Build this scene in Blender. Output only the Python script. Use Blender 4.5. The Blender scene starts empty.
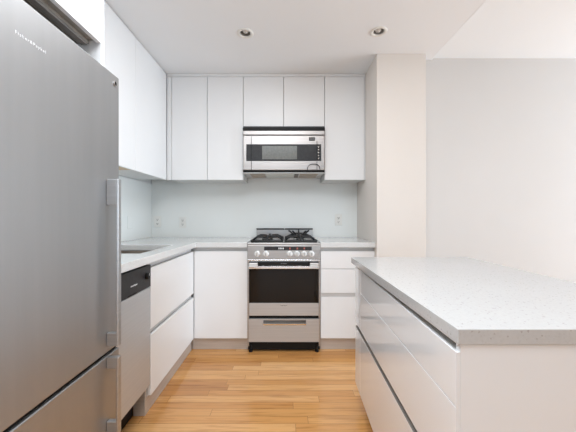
import bpy, bmesh, math
from mathutils import Vector, Matrix
S = bpy.context.scene
COL = S.collection
PI = math.pi

# ---------------------------------------------------------------- camera
HC = 1.135
cd = bpy.data.cameras.new('camera'); cam = bpy.data.objects.new('camera', cd); COL.objects.link(cam)
cam.location = (0, 0, HC); cam.rotation_euler = (PI/2, 0, 0)
cd.sensor_width = 36; cd.lens = 36*295/576; cd.shift_x = 2/576; cd.clip_start = .02
S.camera = cam
# ---------------------------------------------------------------- world, lights, exposure
w = bpy.data.worlds.new('world'); S.world = w; w.use_nodes = True
w.node_tree.nodes['Background'].inputs[0].default_value = (.93, .97, 1, 1)
w.node_tree.nodes['Background'].inputs[1].default_value = .4
def area(name, loc, rot, sx, sy, e, col=(1, 1, 1)):
    l = bpy.data.lights.new(name, 'AREA'); l.shape = 'RECTANGLE'; l.size = sx; l.size_y = sy
    l.energy = e; l.color = col
    o = bpy.data.objects.new(name, l); COL.objects.link(o); o.location = loc; o.rotation_euler = rot
    return o
# daylight arriving through the window openings behind and to the right of the camera
area('daylight_rear', (1.9, -7.03, 1.3), (PI/2, 0, 0), 6.2, 2.1, 70, (.74, .95, 1.14))
area('daylight_side', (5.47, 1.0, 1.0), (0, PI/2, 0), 1.5, 2.4, 150, (.81, .97, 1.13))
# added soft fill lights without fixtures, over the aisle and over the camera
area('fill_light_aisle', (-.05, 1.3, 2.46), (0, 0, 0), .9, 1.2, 12, (.96, .99, 1.02))
area('fill_light_entry', (-.2, .3, 2.46), (0, 0, 0), 1.2, 1.2, 33, (.92, .985, 1.06))
S.view_settings.view_transform = 'Standard'; S.view_settings.look = 'None'
S.view_settings.gamma = 1; S.view_settings.use_curve_mapping = False
S.view_settings.exposure = 0.04

# ---------------------------------------------------------------- materials
def mat(name, col, rough=.5, metal=0, coat=0, spec=.5, ior=1.5):
    m = bpy.data.materials.new(name); m.use_nodes = True
    b = m.node_tree.nodes['Principled BSDF']
    b.inputs['Base Color'].default_value = (*col, 1); b.inputs['Roughness'].default_value = rough
    b.inputs['Metallic'].default_value = metal; b.inputs['Coat Weight'].default_value = coat
    b.inputs['Coat Roughness'].default_value = .04
    b.inputs['Specular IOR Level'].default_value = spec; b.inputs['IOR'].default_value = ior
    return m
def nd(m, t, **k):
    n = m.node_tree.nodes.new(t)
    for a, v in k.items(): setattr(n, a, v)
    return n
def lk(m, a, b): m.node_tree.links.new(a, b)
def bsdf(m): return m.node_tree.nodes['Principled BSDF']
def noise_in(m, scale, vec=(1, 1, 1), detail=3):
    tc = nd(m, 'ShaderNodeTexCoord'); mp = nd(m, 'ShaderNodeMapping'); mp.inputs['Scale'].default_value = vec
    n = nd(m, 'ShaderNodeTexNoise'); n.inputs['Scale'].default_value = scale; n.inputs['Detail'].default_value = detail
    lk(m, tc.outputs['Object'], mp.inputs[0]); lk(m, mp.outputs[0], n.inputs['Vector'])
    return n, mp
def ramp(m, src, stops):
    r = nd(m, 'ShaderNodeValToRGB'); e = r.color_ramp.elements
    while len(e) < len(stops): e.new(.5)
    for i, (p, c) in enumerate(stops): e[i].position = p; e[i].color = (*c, 1)
    lk(m, src, r.inputs[0]); return r
def mottled(name, c0, c1, scale=3, vec=(1, 1, 1), rough=.5, bump=0, bscale=60, **k):
    m = mat(name, c0, rough, **k)
    n, _ = noise_in(m, scale, vec)
    r = ramp(m, n.outputs[0], [(.3, c0), (.7, c1)]); lk(m, r.outputs[0], bsdf(m).inputs['Base Color'])
    if bump:
        n2, _ = noise_in(m, bscale, vec); b = nd(m, 'ShaderNodeBump'); b.inputs['Strength'].default_value = bump
        b.inputs['Distance'].default_value = .001
        lk(m, n2.outputs[0], b.inputs['Height']); lk(m, b.outputs[0], bsdf(m).inputs['Normal'])
    return m
M = {}
M['lacquer'] = mottled('gloss_white_lacquer', (.86, .86, .86), (.875, .875, .87), 2, rough=.32, coat=.0, spec=.35)
M['gloss'] = mottled('high_gloss_white_lacquer', (.84, .855, .87), (.85, .865, .88), 2, rough=.09, coat=.5)
M['satin_steel'] = mottled('satin_steel_door', (.60, .62, .64), (.64, .66, .68), 5, (.4, .4, 30), rough=.42, metal=.55)
M['lacquer_edge'] = mat('white_lacquer_carcass', (.74, .74, .73), .4)
M['ceiling'] = mottled('ceiling_paint_shaded', (.87, .885, .90), (.88, .895, .91), 2, rough=.9, bump=.1)
M['ceiling_lit'] = mottled('ceiling_paint_lit', (.91, .94, .96), (.92, .95, .97), 2, rough=.9, bump=.1)  # whiter than the kitchen ceiling: stronger window light put into the colour
M['wall'] = mottled('warm_off_white_paint', (.77, .715, .66), (.785, .73, .675), 2, rough=.8, bump=.15, bscale=120)
M['wall_g'] = mottled('pale_greige_paint', (.675, .65, .625), (.69, .665, .64), 2, rough=.8, bump=.15, bscale=120)
M['wall_w'] = mottled('white_wall_paint', (.78, .78, .77), (.8, .8, .79), 2, rough=.8, bump=.15, bscale=120)
M['glass'] = mat('pale_green_backpainted_glass', (.86, .875, .85), .2, spec=.5, coat=.1)
M['plate'] = mat('white_plastic', (.84, .83, .79), .35)
M['slot'] = mat('outlet_slot', (.05, .04, .03), .5)
M['alu'] = mottled('brushed_aluminium_channel', (.60, .60, .595), (.66, .655, .65), 8, (1, 1, 12), rough=.4, metal=.35)
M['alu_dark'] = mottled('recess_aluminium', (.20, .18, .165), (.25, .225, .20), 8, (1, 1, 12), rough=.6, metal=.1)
M['toe'] = mottled('brushed_toe_kick', (.56, .505, .455), (.64, .585, .53), 6, (1, 1, 20), rough=.4, metal=.3)
M['steel'] = mottled('brushed_stainless', (.47, .455, .445), (.54, .52, .505), 5, (.4, .4, 30), rough=.36, metal=.85, bump=.05)
M['steel_l'] = mottled('bright_stainless', (.72, .71, .70), (.80, .79, .78), 5, (.4, .4, 30), rough=.30, metal=.95)
M['steel_v'] = mottled('vertical_brushed_stainless', (.405, .407, .41), (.43, .432, .435), 3, (8, 8, .4), rough=.42, metal=.9, bump=.03)
M['steel_r'] = mottled('cooker_stainless', (.52, .51, .50), (.58, .57, .56), 5, (.4, .4, 30), rough=.4, metal=.5)
M['steel_h'] = mottled('handle_stainless', (.48, .48, .48), (.53, .53, .53), 5, (.4, .4, 30), rough=.38, metal=.85)
M['steel_mw'] = mottled('microwave_stainless', (.40, .375, .36), (.46, .435, .42), 5, (.4, .4, 30), rough=.34, metal=.85)
M['knob'] = mat('satin_knob_metal', (.78, .78, .77), .4, .3)
M['chrome'] = mat('polished_metal', (.82, .82, .81), .15, 1)
M['black'] = mat('black_plastic', (.006, .006, .006), .5, spec=.25)
M['black_glass'] = mat('black_glass', (.012, .009, .007), .05, spec=.22)
M['display'] = mat('display_glass', (.03, .028, .03), .1)
M['panel_dark'] = mottled('dark_grey_panel', (.022, .022, .024), (.032, .032, .034), 40, rough=.45, spec=.35)
M['window_mesh'] = mottled('microwave_window', (.13, .135, .125), (.16, .165, .15), 60, rough=.22)
M['iron'] = mottled('cast_iron', (.010, .010, .011), (.022, .022, .022), 80, rough=.55)
M['print'] = mat('white_print', (.85, .85, .85), .4)
M['amber'] = mat('red_print', (.35, .10, .08), .4)
M['grey_print'] = mat('grey_print', (.35, .35, .35), .4)
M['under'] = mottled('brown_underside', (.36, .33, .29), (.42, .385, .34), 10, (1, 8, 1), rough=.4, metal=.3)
M['maple'] = mottled('light_maple', (.62, .46, .27), (.70, .55, .34), 6, (8, 1, 8), rough=.45)
M['filter'] = mottled('grease_filter', (.40, .32, .25), (.5, .42, .34), 60, rough=.4, metal=.5)
M['lens'] = mat('frosted_lens', (.75, .76, .72), .4)
M['bulb'] = mat('bulb_glass', (.75, .73, .70), .15)
M['can'] = mat('dark_reflector', (.42, .41, .39), .35, .5)
M['sinksteel'] = mottled('sink_steel', (.30, .25, .21), (.40, .34, .29), 6, (1, 12, 1), rough=.3, metal=.9)

def quartz(name, base, dark):
    m = mat(name, base, .12, spec=.5, coat=.2)
    tc = nd(m, 'ShaderNodeTexCoord')
    v = nd(m, 'ShaderNodeTexVoronoi'); v.inputs['Scale'].default_value = 260; lk(m, tc.outputs['Object'], v.inputs['Vector'])
    n = nd(m, 'ShaderNodeTexNoise'); n.inputs['Scale'].default_value = 110; lk(m, tc.outputs['Object'], n.inputs['Vector'])
    sep = nd(m, 'ShaderNodeSeparateColor'); lk(m, v.outputs['Color'], sep.inputs[0])
    r1 = ramp(m, sep.outputs[0], [(0.0, dark), (.02, tuple(.8*a+.2*b for a, b in zip(base, dark))), (.09, base), (1, tuple(min(1, c*1.04) for c in base))])
    r1.color_ramp.interpolation = 'CONSTANT'
    r2 = ramp(m, n.outputs[0], [(.3, (.96, .96, .96)), (.6, (1, 1, 1))])
    mx = nd(m, 'ShaderNodeMix', data_type='RGBA', blend_type='MULTIPLY'); mx.inputs[0].default_value = 1
    lk(m, r1.outputs[0], mx.inputs[6]); lk(m, r2.outputs[0], mx.inputs[7]); lk(m, mx.outputs[2], bsdf(m).inputs['Base Color'])
    return m
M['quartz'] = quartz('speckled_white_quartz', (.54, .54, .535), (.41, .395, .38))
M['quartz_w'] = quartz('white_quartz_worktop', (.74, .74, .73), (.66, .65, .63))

ROW = .062
def oak():
    m = mat('oak_strip_floor', (.6, .36, .17), .2, spec=.5, coat=.2)
    tc = nd(m, 'ShaderNodeTexCoord')
    sp = nd(m, 'ShaderNodeSeparateXYZ'); lk(m, tc.outputs['Object'], sp.inputs[0])
    def math_(op, a_, b_=None):
        q = nd(m, 'ShaderNodeMath', operation=op)
        for i_, v_ in enumerate((a_, b_)):
            if v_ is None: continue
            if isinstance(v_, float): q.inputs[i_].default_value = v_
            else: lk(m, v_, q.inputs[i_])
        return q.outputs[0]
    row = math_('FLOOR', math_('DIVIDE', sp.outputs[1], ROW))
    wn = nd(m, 'ShaderNodeTexWhiteNoise', noise_dimensions='1D'); lk(m, row, wn.inputs['W'])
    cb = nd(m, 'ShaderNodeCombineXYZ'); lk(m, math_('ADD', sp.outputs[0], math_('MULTIPLY', wn.outputs['Value'], 9.3)), cb.inputs[0]); lk(m, sp.outputs[1], cb.inputs[1])
    bt = nd(m, 'ShaderNodeTexBrick'); bt.offset = 0; bt.squash = 1
    bt.inputs['Scale'].default_value = 1; bt.inputs['Brick Width'].default_value = .93; bt.inputs['Row Height'].default_value = ROW
    bt.inputs['Mortar Size'].default_value = .0012; bt.inputs['Mortar Smooth'].default_value = .3; bt.inputs['Bias'].default_value = 0
    bt.inputs['Color1'].default_value = (0, 0, 0, 1); bt.inputs['Color2'].default_value = (1, 1, 1, 1); bt.inputs['Mortar'].default_value = (.5, .5, .5, 1)
    lk(m, cb.outputs[0], bt.inputs['Vector'])
    base = ramp(m, bt.outputs['Color'], [(0, (.50, .225, .070)), (.35, (.63, .31, .10)), (.7, (.68, .355, .125)), (1, (.76, .43, .175))])
    mp = nd(m, 'ShaderNodeMapping'); mp.inputs['Scale'].default_value = (1.6, 26, 1)
    # shift the grain from board to board
    add = nd(m, 'ShaderNodeVectorMath', operation='MULTIPLY_ADD'); add.inputs[1].default_value = (3.1, 5.3, 7.7)
    lk(m, bt.outputs['Color'], add.inputs[0]); lk(m, tc.outputs['Object'], add.inputs[2]); lk(m, add.outputs[0], mp.inputs[0])
    n = nd(m, 'ShaderNodeTexNoise'); n.inputs['Scale'].default_value = 2.2; n.inputs['Detail'].default_value = 6; n.inputs['Distortion'].default_value = .6
    lk(m, mp.outputs[0], n.inputs['Vector'])
    g = ramp(m, n.outputs[0], [(.3, (.70, .60, .50)), (.52, (1, 1, 1)), (.75, (1.0, .95, .88))])
    mx = nd(m, 'ShaderNodeMix', data_type='RGBA', blend_type='MULTIPLY'); mx.inputs[0].default_value = .9
    lk(m, base.outputs[0], mx.inputs[6]); lk(m, g.outputs[0], mx.inputs[7])
    mo = nd(m, 'ShaderNodeMix', data_type='RGBA'); mo.inputs[7].default_value = (.22, .085, .03, 1)
    mf = nd(m, 'ShaderNodeMath', operation='MULTIPLY'); mf.inputs[1].default_value = .85; lk(m, bt.outputs['Fac'], mf.inputs[0])
    lk(m, mf.outputs[0], mo.inputs[0]); lk(m, mx.outputs[2], mo.inputs[6]); lk(m, mo.outputs[2], bsdf(m).inputs['Base Color'])
    bp = nd(m, 'ShaderNodeBump', invert=True); bp.inputs['Strength'].default_value = .4; bp.inputs['Distance'].default_value = .001
    lk(m, bt.outputs['Fac'], bp.inputs['Height']); lk(m, bp.outputs[0], bsdf(m).inputs['Normal'])
    return m
M['oak'] = oak()

# ---------------------------------------------------------------- mesh helpers (world coordinates in, origin of the thing out)
ORG = {}
def thing(name, label, cat, loc, group=None):
    o = bpy.data.objects.new(name, None); COL.objects.link(o); o.location = loc; o.empty_display_size = .05
    o['label'] = label; o['category'] = cat
    if group: o['group'] = group
    ORG[o] = Vector(loc); return o
def finish(name, bm, m, parent=None, loc=(0, 0, 0), bevel=0, seg=2, smooth=False, label=None):
    org = ORG[parent] if parent is not None else Vector(loc)
    bmesh.ops.translate(bm, verts=bm.verts, vec=-org)
    bmesh.ops.recalc_face_normals(bm, faces=bm.faces)
    me = bpy.data.meshes.new(name); bm.to_mesh(me); bm.free()
    if isinstance(m, (list, tuple)):
        for x in m: me.materials.append(M[x])
    else: me.materials.append(M[m])
    if smooth:
        for p in me.polygons: p.use_smooth = True
    o = bpy.data.objects.new(name, me); COL.objects.link(o)
    if parent is not None: o.parent = parent
    else: o.location = org
    if bevel:
        b = o.modifiers.new('bevel', 'BEVEL'); b.width = bevel; b.segments = seg; b.limit_method = 'ANGLE'; b.angle_limit = .7
    ORG[o] = org
    if label: o['label'] = label
    return o
ID = lambda p: p
def box(bm, x0, x1, y0, y1, z0, z1, T=ID, mi=0):
    v = [bm.verts.new(T(Vector((x, y, z)))) for z in (z0, z1) for y in (y0, y1) for x in (x0, x1)]
    for f in ((0, 2, 3, 1), (4, 5, 7, 6), (0, 1, 5, 4), (2, 6, 7, 3), (0, 4, 6, 2), (1, 3, 7, 5)):
        bm.faces.new([v[i] for i in f]).material_index = mi
def B(*a, **k):
    bm = bmesh.new(); box(bm, *a, **k); return bm
def boxes(*L):
    bm = bmesh.new()
    for a in L: box(bm, *a)
    return bm
def grid_slab(us, vs, w0, w1, solid, axes):
    """slab of cells (i, j); axes maps (u, v, w) to a point"""
    bm = bmesh.new(); vc = {}
    def V(i, j, k):
        if (i, j, k) not in vc: vc[i, j, k] = bm.verts.new(axes(us[i], vs[j], (w0, w1)[k]))
        return vc[i, j, k]
    n, mm = len(us)-1, len(vs)-1
    s = lambda i, j: 0 <= i < n and 0 <= j < mm and solid(i, j)
    for i in range(n):
        for j in range(mm):
            if not s(i, j): continue
            for k in (0, 1): bm.faces.new([V(i, j, k), V(i+1, j, k), V(i+1, j+1, k), V(i, j+1, k)])
            if not s(i-1, j): bm.faces.new([V(i, j, 0), V(i, j+1, 0), V(i, j+1, 1), V(i, j, 1)])
            if not s(i+1, j): bm.faces.new([V(i+1, j, 0), V(i+1, j+1, 0), V(i+1, j+1, 1), V(i+1, j, 1)])
            if not s(i, j-1): bm.faces.new([V(i, j, 0), V(i+1, j, 0), V(i+1, j, 1), V(i, j, 1)])
            if not s(i, j+1): bm.faces.new([V(i, j+1, 0), V(i+1, j+1, 0), V(i+1, j+1, 1), V(i, j+1, 1)])
    return bm
def lathe(bm, prof, c, axis='Z', n=32, cap0=False, cap1=False):
    """profile of (radius, height) around c"""
    c = Vector(c)
    def P(r, h, a):
        u, v = r*math.cos(a), r*math.sin(a)
        return c + {'Z': Vector((u, v, h)), 'Y': Vector((u, h, v)), 'X': Vector((h, u, v))}[axis]
    rings = [[bm.verts.new(P(r, h, 2*PI*i/n)) for i in range(n)] for r, h in prof]
    for a, b in zip(rings, rings[1:]):
        for i in range(n): bm.faces.new([a[i], a[(i+1) % n], b[(i+1) % n], b[i]])
    if cap0: bm.faces.new(rings[0])
    if cap1: bm.faces.new(rings[-1])
def L_(prof, c, axis='Z', n=32, cap0=True, cap1=True):
    bm = bmesh.new(); lathe(bm, prof, c, axis, n, cap0, cap1); return bm
def tube(bm, pts, r, n=8):
    pts = [Vector(p) for p in pts]; prev = None
    for i, p in enumerate(pts):
        d = (pts[min(i+1, len(pts)-1)] - pts[max(i-1, 0)]).normalized()
        up = Vector((0, 0, 1)) if abs(d.z) < .9 else Vector((0, 1, 0))
        a = d.cross(up).normalized(); b = d.cross(a).normalized()
        ring = [bm.verts.new(p + r*(math.cos(2*PI*k/n)*a + math.sin(2*PI*k/n)*b)) for k in range(n)]
        if prev:
            for k in range(n): bm.faces.new([prev[k], prev[(k+1) % n], ring[(k+1) % n], ring[k]])
        else: bm.faces.new(ring)
        prev = ring
    bm.faces.new(prev)
def text_part(name, s, size, loc, rot, m, parent, depth=.0006, spacing=1.0):
    cu = bpy.data.curves.new(name, 'FONT'); cu.body = s; cu.size = size; cu.extrude = depth; cu.space_character = spacing
    cu.align_x = 'CENTER'; cu.align_y = 'CENTER'; cu.resolution_u = 3
    t = bpy.data.objects.new(name, cu); COL.objects.link(t)
    bpy.context.view_layer.update()
    me = bpy.data.meshes.new_from_object(t.evaluated_get(bpy.context.evaluated_depsgraph_get()))
    bpy.data.objects.remove(t)
    me.transform(Matrix.Translation(loc) @ rot.to_4x4()); me.transform(Matrix.Translation(-ORG[parent]))
    me.materials.clear(); me.materials.append(M[m])
    o = bpy.data.objects.new(name, me); COL.objects.link(o); o.parent = parent; ORG[o] = ORG[parent]
    return o
FACE_CAM = Matrix.Rotation(PI/2, 3, 'X')                       # reads along +X, faces -Y
FACE_R = Matrix.Rotation(PI/2, 3, 'Z') @ Matrix.Rotation(PI/2, 3, 'X')   # reads along +Y, faces +X
def struct(name, bm, m, **k):
    o = finish(name, bm, m, **k); o['kind'] = 'structure'; return o

# ---------------------------------------------------------------- room
XL, YB, ZC = -1.415, 3.10, 2.473
XR, YR = 5.5, -7.0                # right and rear walls of the room behind the camera
XS = .748                         # face of the stub wall closing the kitchen
XP, YP, YF = 1.153, 2.43, 2.53    # pillar end, pillar front, far wall
XE = 1.24                        # edge where the kitchen ceiling drops
struct('floor', B(XL-.1, XR+.1, YR-.1, YB+.1, -.1, 0), 'oak')
struct('wall_left', B(XL-.1, XL, YR-.1, YB+.1, 0, 2.6), 'wall_w')
struct('wall_back', B(XL, XS, YB, YB+.1, 0, 2.6), 'wall_w')
struct('wall_side', B(XS, XP, YP, YB+.1, 0, 2.6), 'wall', bevel=.003)
struct('wall_far', B(XP, XR, YF, YF+.15, 0, 2.6), 'wall_g')
DL = [(-.298, 2.16), (.672, 2.14)]
h = .036
xs = sorted([XL, XE] + [x+s*h for x, _ in DL for s in (-1, 1)])
ys = sorted([YR, YB] + [y+s*h for _, y in DL for s in (-1, 1)])
def sol(i, j):
    cx, cy = (xs[i]+xs[i+1])/2, (ys[j]+ys[j+1])/2
    return not any(abs(cx-x) < h and abs(cy-y) < h for x, y in DL)
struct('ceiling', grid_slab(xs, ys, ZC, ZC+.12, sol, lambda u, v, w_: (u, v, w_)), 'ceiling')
struct('ceiling_living', B(XE, XR, YR, YF, ZC+.014, ZC+.12), 'ceiling_lit')
struct('trim_ceiling_edge', B(XE, XE+.012, YR+.01, YF-.002, ZC-.001, ZC+.0135), 'ceiling_lit')
# rear wall with two openings, right wall with one
us = [XL, -1.2, 1.8, 2.0, 5.0, XR]; vs = [0, .25, 2.35, ZC]
struct('wall_rear', grid_slab(us, vs, YR-.12, YR, lambda i, j: not (i in (1, 3) and j == 1), lambda u, v, w_: (u, w_, v)), 'wall_w')
us2 = [YR, -.3, 2.3, YF]; vs2 = [0, .25, 2.35, ZC]
struct('wall_right', grid_slab(us2, vs2, XR, XR+.12, lambda i, j: not (i == 1 and j == 1), lambda u, v, w_: (w_, u, v)), 'wall_w')
def wframe(name, plane, a0, a1, z0, z1, at):
    bm = bmesh.new(); t = .05; mid = (a0+a1)/2; zm = (z0+z1)/2
    for (p, q, r, s) in ((a0, a0+t, z0, z1), (a1-t, a1, z0, z1), (a0+t, a1-t, z0, z0+t), (a0+t, a1-t, z1-t, z1), (mid-.02, mid+.02, z0+t, z1-t)):
        if plane == 'Y': box(bm, p, q, at, at+.05, r, s)
        else: box(bm, at, at+.05, p, q, r, s)
    struct(name, bm, 'plate')
wframe('window_1', 'Y', -1.2, 1.8, .25, 2.35, YR-.055)
wframe('window_2', 'Y', 2.0, 5.0, .25, 2.35, YR-.055)
wframe('window_3', 'X', -.3, 2.3, .25, 2.35, XR+.005)

# ---------------------------------------------------------------- run geometry
ZT = .914; ZS = .872               # worktop top and underside
YC = 2.458; XC = -.754             # front edges of the two worktop runs
YFc = 2.479; XFc = -.775           # cabinet front faces
TH = .019
XU, YU = -1.121, 2.770             # faces of the wall cabinets
ZU0, ZU1 = 1.474, 2.442
RX0, RX1 = -.3215, .2855           # range sides

# glass backsplashes
t = thing('glass_backsplash', 'pale green back-painted glass splashback on back wall behind the cooker', 'backsplash', (-.33, YB-.005, ZT+.002))
finish('glass_panel', B(XL+.008, XS-.002, YB-.008, YB-.001, ZT+.001, 1.60), 'glass', t)
t = thing('glass_backsplash', 'bluish white glass splashback on left wall beside the sink', 'backsplash', (XL+.004, 2.1, ZT+.002))
finish('glass_panel', B(XL+.001, XL+.007, 1.245, YB-.001, ZT+.001, 1.47), 'glass', t)

# ---------------------------------------------------------------- sink and worktops
SX0, SX1, SY0, SY1 = -1.27, -.862, 1.74, 2.25
xs2 = [XL+.001, SX0, SX1, XC, RX0-.002]; ys2 = [1.245, SY0, SY1, YC, YB-.001]
def sw(i, j):
    if i == 3: return j == 3
    return not (i == 1 and j == 1)
o = finish('countertop', grid_slab(xs2, ys2, ZS, ZT, sw, lambda u, v, w_: (u, v, w_)), 'quartz_w', loc=(XC, YC, ZS), bevel=.002)
o['label'] = 'L-shaped white quartz worktop running from the fridge past the sink to the cooker'; o['category'] = 'countertop'
o = finish('countertop', B(RX1+.002, XS-.002, YC, YB-.009, ZS, ZT), 'quartz_w', loc=(.5, YC, ZS), bevel=.002)
o['label'] = 'short white quartz worktop between the cooker and the cream side wall'; o['category'] = 'countertop'
t = thing('sink', 'rectangular undermount steel sink sunk in the left worktop', 'sink', ((SX0+SX1)/2, 2.0, .70))
bm = bmesh.new(); d = .012
a0, a1, b0, b1, zt, zb = SX0-d, SX1+d, SY0-d, SY1+d, ZS-.002, .70
rim = [(a0, b0), (a1, b0), (a1, b1), (a0, b1)]; inn = [(SX0-.002, SY0-.002), (SX1+.002, SY0-.002), (SX1+.002, SY1+.002), (SX0-.002, SY1+.002)]
lo = [(x*.94+.06*(SX0+SX1)/2, y*.94+.06*(SY0+SY1)/2) for x, y in inn]
Vr = [bm.verts.new((x, y, zt)) for x, y in rim]; Vi = [bm.verts.new((x, y, zt)) for x, y in inn]; Vl = [bm.verts.new((x, y, zb)) for x, y in lo]
for k in range(4):
    q = (k+1) % 4
    bm.faces.new([Vr[k], Vr[q], Vi[q], Vi[k]]); bm.faces.new([Vi[k], Vi[q], Vl[q], Vl[k]])
bm.faces.new(Vl)
finish('basin', bm, 'sinksteel', t, bevel=.01, seg=3)
finish('drain', L_([(.001, .004), (.03, .004), (.042, .001), (.045, .0005)], ((SX0+SX1)/2, 2.0, .701), cap1=False), 'chrome', t, smooth=True)

# ---------------------------------------------------------------- base cabinets
# left run drawer unit, faces +X
Y0, Y1 = 1.692, 2.455
t = thing('base_cabinet', 'white two-drawer base cabinet in left run between dishwasher and corner', 'cabinet', (XFc-.3, 2.07, 0))
finish('body', boxes((XL+.002, XFc-TH-.001, Y0, Y0+.018, .10, ZS-.001), (XL+.002, XFc-TH-.001, Y1, Y1+.018, .10, ZS-.001),
                     (XL+.002, XFc-TH-.001, Y0+.018, Y1, .10, .118), (XL+.002, XFc-.05, Y0+.018, Y1, .118, .66)), 'lacquer_edge', t)
finish('drawer', B(XFc-TH, XFc, Y0, Y1+.02, .487, .838), 'lacquer', t, bevel=.0015)
finish('drawer', B(XFc-TH, XFc, Y0, Y1+.02, .106, .452), 'lacquer', t, bevel=.0015)
finish('finger_channel', B(XFc-.048, XFc-TH-.004, Y0+.001, Y1+.02, .838, ZS-.001), 'alu', t)
finish('finger_channel', B(XFc-.045, XFc-TH-.002, Y0+.001, Y1+.02, .453, .487), 'alu', t)
finish('toe_kick', boxes((-.815, -.800, Y0-.02, YFc+.02, .001, .0985), (-.866, -.815, Y0-.02, Y0-.008, .001, .0985)), 'toe', t, bevel=.001)
# corner + back-left cabinet, faces -Y
t = thing('base_cabinet', 'white single-door base cabinet in the corner left of the cooker', 'cabinet', (-.55, YFc+.3, 0))
XA, XB = XFc+.001, RX0-.003
finish('body', boxes((XFc-.016, XB, YFc+TH+.001, YB-.01, .10, .83), (XFc-.016, XB, YFc+.06, YB-.01, .83, ZS-.001)), 'lacquer_edge', t)
finish('door', B(XA+.003, XB, YFc, YFc+TH, .106, .838), 'lacquer', t, bevel=.0015)
finish('finger_channel', B(XFc-.02, XB, YFc+TH+.004, YFc+.048, .838, ZS-.001), 'alu', t)
finish('toe_kick', B(-.798, XB, YFc+.035, YFc+.048, .001, .0985), 'toe', t)
# right of range, three drawers
t = thing('base_cabinet', 'white three-drawer base cabinet between cooker and cream side wall', 'cabinet', (.52, YFc+.3, 0))
XA, XB = RX1+.004, XS-.003
finish('body', boxes((XA, XB, YFc+TH+.001, YB-.01, .10, .83), (XA, XB, YFc+.06, YB-.01, .83, ZS-.001)), 'lacquer_edge', t)
for z0, z1 in ((.692, .838), (.488, .688), (.106, .455)):
    finish('drawer', B(XA+.002, XB, YFc, YFc+TH, z0, z1), 'lacquer', t, bevel=.0015)
finish('finger_channel', B(XA, XB, YFc+TH+.004, YFc+.048, .838, ZS-.001), 'alu', t)
finish('finger_channel', B(XA, XB, YFc+.004, YFc+TH, .456, .487), 'alu', t)
finish('toe_kick', B(XA+.002, XB, YFc+.035, YFc+.048, .001, .0985), 'toe', t)

# ---------------------------------------------------------------- wall cabinets
def upper(label, x0, x1, z0):
    t = thing('wall_cabinet', label, 'cabinet', ((x0+x1)/2, YB-.01, z0), 'wall cabinets along the back wall')
    y1 = YB-.009 if z0 > 1.6 else YB-.009
    finish('body', B(x0+.001, x1-.001, YU+TH+.002, y1, z0+.002, ZU1), 'lacquer_edge', t)
    finish('door', B(x0+.0022, x1-.0022, YU, YU+TH, z0, ZU1), 'lacquer', t, bevel=.0015)
px = lambda x: (x-286)/106.5
upper('tall narrow white wall cabinet in left corner of the back wall', px(171.6), px(207.2), ZU0)
upper('tall white wall cabinet touching left side of the microwave', px(207.2), px(243.2), ZU0)
upper('short white wall cabinet above left half of the microwave', px(243.2), px(283.6), 1.975)
upper('short white wall cabinet above right half of the microwave', px(283.6), px(324.5), 1.975)
upper('tall white wall cabinet between microwave and cream side wall', px(324.5), px(364.4), ZU0)
struct('trim_1', B(XU+.002, px(171.4), YU+.004, YU+.02, ZU0, ZU1), 'lacquer')
struct('trim_2', B(px(364.6), XS-.001, YU+.004, YU+.02, ZU0, ZU1), 'lacquer')
struct('trim_3', B(XU+.003, XS-.001, YU+.004, YU+.022, ZU1+.004, ZC-.001), 'lacquer')
def left_upper(label, y0, y1, wood):
    t = thing('wall_cabinet', label, 'cabinet', (XL+.01, (y0+y1)/2, ZU0), 'wall cabinets along the left wall')
    finish('body', B(XL+.008, XU-TH-.002, y0+.001, y1-.001, ZU0+.022, ZU1), 'lacquer_edge', t)
    finish('door', B(XU-TH, XU, y0+.001, y1-.001, ZU0, ZC-.006), 'lacquer', t, bevel=.0015)
    finish('underside_panel', B(XL+.008, XU-TH-.002, y0+.001, y1-.001, ZU0+.004, ZU0+.021), 'maple' if wood else 'lacquer_edge', t,
           label='light wood underside panel' if wood else None)
left_upper('white wall cabinet over the sink, nearer the fridge, with light wood underside', 1.46, 2.20, True)
left_upper('white wall cabinet on the left wall filling the corner', 2.20, 2.768, False)

# ---------------------------------------------------------------- fridge surround
XFr = -.685; YFr = 1.211; HF = 1.699
PX = -.762
t = thing('fridge_end_panel', 'tall white panel standing between the fridge and the wall cabinets', 'panel', (-1.08, 1.23, 0))
finish('panel', B(XL+.002, PX, 1.217, 1.236, .001, ZC-.002), 'lacquer', t, bevel=.001)
t = thing('overhead_cabinet', 'white cabinet mounted above the steel fridge', 'cabinet', (-1.08, .8, 1.84))
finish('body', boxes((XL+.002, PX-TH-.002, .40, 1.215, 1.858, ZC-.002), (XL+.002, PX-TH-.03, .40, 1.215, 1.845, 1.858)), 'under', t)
finish('end_panel', B(XL+.002, PX, .378, .398, 0.001, ZC-.002), 'lacquer', t)  # unseen panel added to shade the gap above the fridge
finish('door', B(PX-TH, PX, .402, .808, 1.847, ZC-.004), 'lacquer', t, bevel=.0015)
finish('door', B(PX-TH, PX, .811, 1.215, 1.847, ZC-.004), 'lacquer', t, bevel=.0015)
r = finish('light_rail', boxes((PX-.075, PX-.05, .41, 1.205, 1.834, 1.845), (PX-.10, PX-.094, .41, 1.205, 1.834, 1.845)), 'alu_dark', t, bevel=.001, label='brown metal rail on the underside')
finish('screw_cap', L_([(.001, -.004), (.008, -.004), (.010, 0)], (PX-.135, 1.02, 1.845)), 'black', r)

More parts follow.
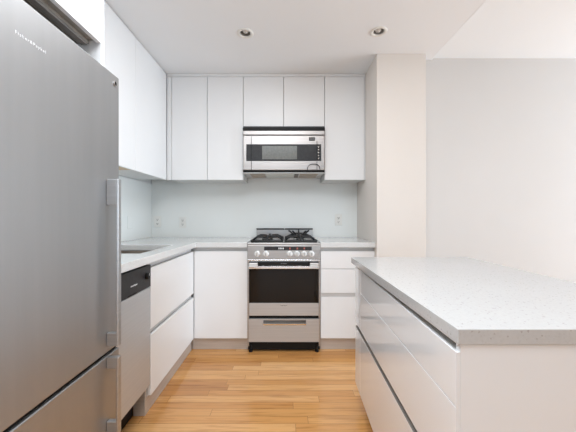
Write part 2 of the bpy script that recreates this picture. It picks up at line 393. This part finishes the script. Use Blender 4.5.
t = thing('refrigerator', 'tall brushed stainless steel fridge with bottom freezer at left edge', 'refrigerator', (-1.05, .8, 0))
y0, y1 = YFr-.79, YFr
finish('body', B(XL+.03, XFr-.062, y0+.004, y1-.004, .02, HF-.012), 'panel_dark', t, bevel=.004)
dr = finish('fridge_door', B(XFr-.058, XFr, y0, y1, .612, HF), 'steel_v', t, bevel=.004, seg=3)
fz = finish('freezer_door', B(XFr-.058, XFr, y0, y1, .07, .598), 'steel_v', t, bevel=.004, seg=3)
finish('door_gasket', B(XFr-.055, XFr-.012, y0+.003, y1-.003, .5985, .6115), 'black', t)
finish('kick_plate', B(XFr-.055, XFr-.05, y0+.01, y1-.01, .005, .068), 'black', t)
def fhandle(par, z0, z1, b0, b1):
    hy0, hy1 = 1.122, 1.146
    hb = finish('handle', B(XFr+.038, XFr+.046, hy0, hy1, z0, z1), 'steel_h', par, bevel=.003)
    finish('handle_bracket', B(XFr+.0005, XFr+.038, hy0+.002, hy1-.002, z1-b1, z1-.001), 'steel_h', hb, bevel=.002)
    finish('handle_bracket', B(XFr+.0005, XFr+.038, hy0+.002, hy1-.002, z0+.001, z0+b0), 'steel_h', hb, bevel=.002)
fhandle(dr, .638, 1.277, .05, .10)
fhandle(fz, .30, .607-.01, .05, .045)
text_part('lettering', 'Fisher&Paykel', .0125, Vector((XFr+.0006, .793, 1.601)), FACE_R, 'print', dr, .0003, 1.35)
bd = finish('badge', L_([(.001, .004), (.008, .0035), (.0095, .0005)], (XFr, 1.180, 1.664), 'X', 20), 'black', dr)
finish('badge_ring', L_([(.0102, .0004), (.0102, .0045), (.0082, .0045), (.0080, .0036)], (XFr, 1.180, 1.664), 'X', 20, False, False), 'steel', bd)

# ---------------------------------------------------------------- dishwasher
t = thing('dishwasher', 'slim steel dishwasher with black control strip beside the fridge', 'dishwasher', (-1.1, 1.46, 0))
y0, y1 = 1.240, 1.688
finish('body', B(XL+.02, XFc-.032, y0, y1, .175, ZS-.004), 'panel_dark', t)
finish('door', B(XFc-.028, XFc, y0, y1, .172, .731), 'satin_steel', t, bevel=.003)
cp = finish('control_panel', B(XFc-.028, XFc+.002, y0, y1, .734, .858), 'panel_dark', t, bevel=.003)
finish('finger_notch', B(XFc-.02, XFc+.0028, 1.44, 1.53, .7345, .742), 'black', cp, bevel=.001)
for yy in (1.632, 1.296):
    k = finish('knob', L_([(.018, 0), (.018, .012), (.015, .016), (.001, .016)], (XFc+.0022, yy, .803), 'X', 24, True, False), 'black', cp, smooth=False)
    finish('knob_pointer', B(XFc+.0185, XFc+.0195, yy-.001, yy+.001, .805, .818), 'print', k)
text_part('lettering', 'Fisher&Paykel', .0115, Vector((XFc+.0026, 1.50, .782)), FACE_R, 'print', cp, .0004)
finish('vent_plate', B(-.875, -.868, y0, y1-.018, .003, .168), 'black', t)
finish('side_post', B(-.86, -.80, y1-.016, y1, .1, .17), 'toe', t)

# ---------------------------------------------------------------- range
t = thing('cooker', 'stainless steel freestanding gas cooker with black glass oven door', 'cooker', ((RX0+RX1)/2, 2.75, 0))
RY = 2.450; x0, x1 = RX0, RX1; xc = (x0+x1)/2
body = finish('body', boxes((x0+.003, x1-.003, RY+.035, YB-.03, .055, .893)), 'panel_dark', t)
finish('side_trim', B(x0, x0+.012, RY+.006, RY+.034, .05, .893), 'steel', t)
finish('side_trim', B(x1-.012, x1, RY+.006, RY+.034, .05, .893), 'steel', t)
hob = finish('hob', boxes((x0, x1, RY+.002, YB-.03, .893, .911)), 'steel', t, bevel=.004)
zy = lambda y: HC-(y-216)/120.4
cpn = finish('control_panel', B(x0+.003, x1-.003, RY, RY+.033, zy(259.3), .892), 'steel', t, bevel=.003)
dsp = finish('display', B(px(0)*0+(-.182), .214, RY-.0015, RY+.001, zy(250.4), zy(246.6)), 'display', cpn)
finish('display_digits', boxes(*[((-.062+.012*i), (-.062+.012*i+.007), RY-.0022, RY-.0014, zy(249.2), zy(247.6)) for i in range(4)]), 'print', dsp)
for a in (290, 297.3, 304.3):
    finish('dial_marking', B((a-286)/120.4-.006, (a-286)/120.4+.006, RY-.0022, RY-.0014, zy(249.4), zy(247.4)), 'amber', dsp)
for a in (257.3, 266, 289.8, 296.9, 304.1, 311.4):
    X = (a-286)/120.4
    k = finish('knob', L_([(.025, 0), (.025, -.004), (.0215, -.006), (.020, -.026), (.016, -.029), (.001, -.029)], (X, RY-.0005, zy(253.8)), 'Y', 28, True, False), 'knob', cpn, smooth=False)
    finish('knob_grip', B(X-.0035, X+.0035, RY-.0335, RY-.0285, zy(253.8)-.013, zy(253.8)+.013), 'steel', k, bevel=.001)
finish('panel_edge', B(x0+.003, x1-.003, RY-.003, RY+.02, zy(261.2), zy(259.5)), 'chrome', t, bevel=.001)
dz1, dz0 = zy(261.8), zy(315.8)
door = finish('oven_door', boxes((x0+.013, x1-.013, RY+.004, RY+.032, dz0, dz1)), 'panel_dark', t, bevel=.002)
finish('oven_window', B(x0+.015, x1-.015, RY-.001, RY+.0035, zy(302.6), zy(262.2)), 'black_glass', door, bevel=.001)
finish('door_trim', B(x0+.015, x1-.015, RY-.002, RY+.0035, dz0+.001, zy(303.0)), 'steel_r', door, bevel=.002)
text_part('lettering', 'Fisher&Paykel', .0095, Vector((xc, RY-.0024, zy(305.4))), FACE_CAM, 'black', door, .0003)
text_part('lettering', 'Fisher&Paykel', .009, Vector((xc, RY-.0014, zy(263.6))), FACE_CAM, 'grey_print', door, .0003)
bm = bmesh.new(); box(bm, x0+.016, x1-.016, RY-.046, RY-.030, zy(268), zy(265.2))
hd = finish('oven_handle', bm, 'chrome', door, bevel=.004, seg=3)
for xx in (x0+.018, x1-.018-.07):
    finish('handle_bracket', B(xx, xx+.07, RY-.030, RY-.0012, zy(267.6), zy(262.6)), 'steel_l', hd, bevel=.003)
gz1, gz0 = zy(319), zy(342)
dw = finish('warming_drawer', boxes((x0+.013, x1-.013, RY, RY+.032, gz0, zy(324.2)), (x0+.013, -.19, RY, RY+.032, zy(324.2), gz1),
            (.167, x1-.013, RY, RY+.032, zy(324.2), gz1), (-.19, .167, RY, RY+.032, zy(320.2), gz1)), 'steel_r', t)
finish('grip_recess', B(-.19, .167, RY+.022, RY+.031, zy(324.2), zy(320.2)), 'alu_dark', dw)
finish('grip_lip', B(-.19, .167, RY-.004, RY+.004, zy(325.2), zy(323.6)), 'chrome', dw, bevel=.001)
finish('gap_strip', B(x0+.013, x1-.013, RY+.02, RY+.034, gz1, dz0), 'black', t)
finish('plinth', B(x0+.004, x1-.004, RY+.02, RY+.034, .018, .095), 'black', t)
for xx, yy in ((-.295, RY+.02), (.258, RY+.02), (-.288, 2.95), (.253, 2.95)):
    finish('foot', L_([(.016, 0), (.016, .012), (.010, .014), (.010, .056)], (xx, yy, .0005), n=16), 'black', t)
# backguard
finish('backguard', B(-.304, .276, YB-.06, YB-.035, .9115, .995), 'steel', t, bevel=.002)
finish('vent_cap', boxes((-.304, -.016, YB-.07, YB-.03, .996, 1.008), (-.012, .276, YB-.07, YB-.03, .996, 1.008)), 'iron', t, bevel=.002)
# burners and grates
for bx_, by_, r in ((-.165, 2.62, .045), (-.165, 2.86, .034), (.125, 2.62, .034), (.125, 2.86, .050)):
    b_ = finish('burner', L_([(r+.022, 0), (r+.022, .004), (r+.004, .008), (r+.004, .016), (r-.004, .018), (.001, .018)], (bx_, by_, .9115), n=28, cap1=False), 'chrome', hob)
    finish('burner_cap', L_([(r, .018), (r+.003, .021), (r, .027), (.001, .0285)], (bx_, by_, .9115), n=28, cap1=False), 'iron', b_, smooth=False)
for gx0, gx1 in ((-.292, -.030), (-.006, .256)):
    bm = bmesh.new(); gy0, gy1 = 2.49, 3.00; zt = .953; zb = .917; rr = .0085
    gm = (gx0+gx1)/2
    tube(bm, [(gx0, gy0, zb+.006), (gx1, gy0, zb+.006), (gx1, gy1, zb+.006), (gx0, gy1, zb+.006), (gx0, gy0, zb+.006)], rr)
    for gy in (2.62, 2.86):
        # arms rise from the frame then reach in over the burner
        tube(bm, [(gx0, gy, zb+.006), (gx0+.025, gy, zt-.012), (gx0+.05, gy, zt), (gm-.025, gy, zt-.004)], rr)
        tube(bm, [(gx1, gy, zb+.006), (gx1-.025, gy, zt-.012), (gx1-.05, gy, zt), (gm+.025, gy, zt-.004)], rr)
        tube(bm, [(gm, gy-.125, zb+.006), (gm, gy-.11, zt-.012), (gm, gy-.09, zt), (gm, gy-.025, zt-.004)], rr)
        tube(bm, [(gm, gy+.125, zb+.006), (gm, gy+.11, zt-.012), (gm, gy+.09, zt), (gm, gy+.025, zt-.004)], rr)
    tube(bm, [(gx0, 2.74, zb+.006), (gx0+.03, 2.74, zt-.004), (gx1-.03, 2.74, zt-.004), (gx1, 2.74, zb+.006)], rr)
    finish('pan_support', bm, 'iron', hob, smooth=True)
# wok ring on the rear right burner
bm = bmesh.new()
for k in range(5):
    a = 2*PI*k/5+.3
    tube(bm, [(.125+.065*math.cos(a), 2.86+.065*math.sin(a), .963), (.125+.09*math.cos(a), 2.86+.09*math.sin(a), .985), (.125+.105*math.cos(a), 2.86+.105*math.sin(a), .992)], .008)
tube(bm, [(.125+.07*math.cos(2*PI*k/24), 2.86+.07*math.sin(2*PI*k/24), .966) for k in range(25)], .006)
finish('wok_ring', bm, 'iron', hob, smooth=True)

# ---------------------------------------------------------------- microwave
t = thing('microwave', 'stainless steel over-range microwave hanging under the short cabinets', 'microwave', (-.02, YB-.02, 1.53))
mx0, mx1 = px(243.2)+.004, px(324.5)-.004; MY = 2.722; KM = 295/MY
mz = lambda y: HC+(216-y)/KM
mX = lambda x: (x-286)/KM
mx0, mx1 = px(243.2)+.003, px(324.5)-.003
finish('body', B(mx0, mx1, MY+.034, YB-.01, 1.537, 1.973), 'panel_dark', t)
finish('top_vent', B(mx0, mx1, MY-.004, MY+.033, mz(130.6), mz(127.6)), 'black', t, bevel=.002)
finish('top_trim', B(mx0+.003, mx1-.003, MY, MY+.033, mz(134.6), mz(130.7)), 'steel_mw', t, bevel=.002)
md = finish('door', B(mx0+.003, mx1-.003, MY, MY+.033, mz(170), mz(135.4)), 'steel_mw', t, bevel=.004)
wf = finish('window_frame', B(mX(246.3), mX(321.2), MY-.004, MY+.002, mz(161), mz(144.3)), 'panel_dark', md, bevel=.001)
finish('glass', B(mX(262.2), mX(297), MY-.0052, MY-.003, mz(159.4), mz(146)), 'window_mesh', wf)
for i in range(5):
    z = mz(147+2.9*i)
    finish('button', L_([(.0065, 0), (.0055, -.003), (.001, -.003)], (mX(318.5), MY-.0045, z), 'Y', 14, True, False), 'chrome', wf)
lb = finish('label_plate', B(mX(309), mX(315), MY-.0025, MY+.001, mz(140.8), mz(137.2)), 'panel_dark', md)
finish('label_print', boxes(*[(mX(309.6), mX(314.4), MY-.0032, MY-.002, mz(137.9+.95*i), mz(137.6+.95*i)) for i in range(3)]), 'grey_print', lb)
# slim vertical seam bars at both sides of the door
for xx in (251.4, 316.9):
    finish('seam_bar', B(mX(xx)-.0018, mX(xx)+.0018, MY-.0072, MY+.001, mz(170), mz(136.5 if xx < 300 else 141)), 'black', md)
bm = bmesh.new()
pts = [(mX(307.3), MY-.006, mz(170)), (mX(307.6), MY-.010, mz(167.2)), (mX(309.5), MY-.011, mz(165)), (mX(312), MY-.012, mz(164.2)), (mX(315.5), MY-.012, mz(164.2)),
       (mX(318), MY-.011, mz(165)), (mX(319.6), MY-.010, mz(167.2)), (mX(319.9), MY-.006, mz(170))]
tube(bm, pts, .0028)
finish('dark_loop', bm, 'black', md, smooth=True)  # dark arched loop low on the door
finish('lower_trim', B(mx0+.002, mx1-.002, MY-.003, MY+.033, 1.537, mz(170.2)), 'black', t, bevel=.002)
un = finish('underside', B(mx0+.002, mx1-.002, MY+.001, YB-.012, 1.531, 1.5365), 'alu', t)
for a, b, m_, n_ in ((-.34, -.20, 'filter', 'grease_filter'), (-.19, .07, 'lens', 'lamp_lens'), (.08, .12, 'alu_dark', 'sensor_cover'), (.13, .30, 'filter', 'grease_filter')):
    finish(n_, B(a, b, MY+.05, YB-.07, 1.528, 1.5305), m_, un, bevel=.001)

# ---------------------------------------------------------------- outlets
def outlet(label, x, z, w_=.075, dark=True, group=None):
    t = thing('wall_outlet', label, 'outlet', (x, YB-.008, z))
    p = finish('face_plate', B(x-w_/2, x+w_/2, YB-.0135, YB-.0085, z-.058, z+.058), 'plate', t, bevel=.003)
    for s in (-1, 1):
        q = finish('socket', L_([(.017, 0), (.016, -.002), (.001, -.002)], (x, YB-.0135, z+s*.021), 'Y', 24, True, False), 'plate' , t)
        if dark: finish('slots', boxes((x-.008, x-.005, YB-.0168, YB-.0152, z+s*.021-.005, z+s*.021+.007), (x+.005, x+.008, YB-.0168, YB-.0152, z+s*.021-.005, z+s*.021+.007), (x-.003, x+.003, YB-.0168, YB-.0152, z+s*.021-.012, z+s*.021-.007)), 'slot', q)
zb_ = lambda y: HC-(y-216)/95.2
outlet('white wall outlet on glass splashback nearest the left corner', (158-286)/95.2, zb_(221.6))
outlet('white wall outlet on glass splashback above the corner base cabinet', (183-286)/95.2, zb_(222.2))
outlet('white wall outlet on glass splashback to the right of the cooker', (338.3-286)/95.2, zb_(219.8))
t = thing('blank_wall_plate', 'plain white blank plate on left wall splashback above the sink', 'wall plate', (XL+.008, 2.70, 1.07))
finish('face_plate', B(XL+.0075, XL+.012, 2.62, 2.695, 1.02, 1.135), 'glass', t, bevel=.003)

# ---------------------------------------------------------------- ceiling lights
for i, (x, y) in enumerate(DL):
    t = thing('ceiling_light', ['round recessed spotlight with eyeball bulb above the cooker, left one', 'round recessed spotlight in ceiling near the cream side wall, right one'][i],
              'ceiling light', (x, y, ZC), 'recessed ceiling spotlights')
    finish('trim_ring', L_([(.036, .03), (.040, -.003), (.046, -.006), (.056, -.006), (.062, -.001), (.062, -.0002)], (x, y, ZC), n=40, cap0=False, cap1=False), 'plate', t, smooth=True)
    finish('reflector', L_([(.0355, .0), (.035, .03), (.030, .055), (.001, .058)], (x, y, ZC), n=32, cap0=False, cap1=False), 'can', t, smooth=True)
    b = finish('bulb', L_([(.001, -.004), (.012, -.002), (.020, .004), (.023, .012), (.016, .04)], (x+(.003 if i == 0 else -.002), y+(-.004 if i == 0 else .006), ZC+.003), n=28, cap0=False), 'bulb', t, smooth=True)
    finish('bulb_center', L_([(.001, -.0075), (.006, -.0065), (.0065, -.003)], (x+(.003 if i == 0 else -.002), y+(-.004 if i == 0 else .006), ZC+.003), n=16), 'can', b)

# ---------------------------------------------------------------- island
A = Vector((.3885, .672)); Bf = Vector((.428, 1.82)); D = Bf-A; LN = D.length; U = D/LN
def T(p):  # x: depth into the cabinet from the drawer faces, y: distance along them from the near end
    q = A+U*p.y
    return Vector((q.x+p.x, q.y, p.z))
ZI, ZI0 = .879, .843
t = thing('island_cabinet', 'white gloss kitchen island cabinet with wide drawers facing the cooker aisle', 'cabinet', (.73, 1.25, 0))
finish('body', B(.024, .63, .001, LN-.002, .10, .80, T=T), 'lacquer_edge', t)
finish('end_panel', B(.397, 1.085, .672, .69, .005, ZI0-.001), 'gloss', t, bevel=.0015)
finish('drawer', B(0, .019, .004, 1.012, .6985, .824, T=T), 'gloss', t, bevel=.0012)
finish('drawer', B(0, .019, .004, 1.012, .4835, .6955, T=T), 'gloss', t, bevel=.0012)
finish('drawer', B(0, .019, .004, 1.012, .11, .458, T=T), 'gloss', t, bevel=.0012)
finish('side_stile', boxes((.0086, .0095, 0, .001, 0, .001)) if False else B(-.0, .008, -.0, .0035, .11, .824, T=T), 'gloss', t)
finish('filler_panel', B(0, .019, 1.015, LN, .11, .458, T=T), 'gloss', t, bevel=.001)
finish('filler_panel', B(0, .019, 1.015, LN, .4835, .824, T=T), 'gloss', t, bevel=.001)
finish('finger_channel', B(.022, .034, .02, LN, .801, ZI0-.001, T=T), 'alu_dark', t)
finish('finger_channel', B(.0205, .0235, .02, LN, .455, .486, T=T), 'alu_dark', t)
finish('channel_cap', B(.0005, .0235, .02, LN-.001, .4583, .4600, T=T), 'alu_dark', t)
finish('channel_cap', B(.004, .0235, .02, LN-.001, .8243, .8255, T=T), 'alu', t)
finish('toe_kick', B(.055, .07, .02, LN-.05, .002, .0985, T=T), 'toe', t)
bm = bmesh.new()
pl = [(.389, .667), (1.10, .667), (1.131, 1.843), (.407, 1.843)]
lo = [bm.verts.new((x, y, ZI0)) for x, y in pl]; hi = [bm.verts.new((x, y, ZI)) for x, y in pl]
bm.faces.new(lo); bm.faces.new(hi)
for k in range(4): bm.faces.new([lo[k], lo[(k+1) % 4], hi[(k+1) % 4], hi[k]])
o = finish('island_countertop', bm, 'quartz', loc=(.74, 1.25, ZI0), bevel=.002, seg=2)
o['label'] = 'speckled white quartz slab on top of the kitchen island'; o['category'] = 'countertop'
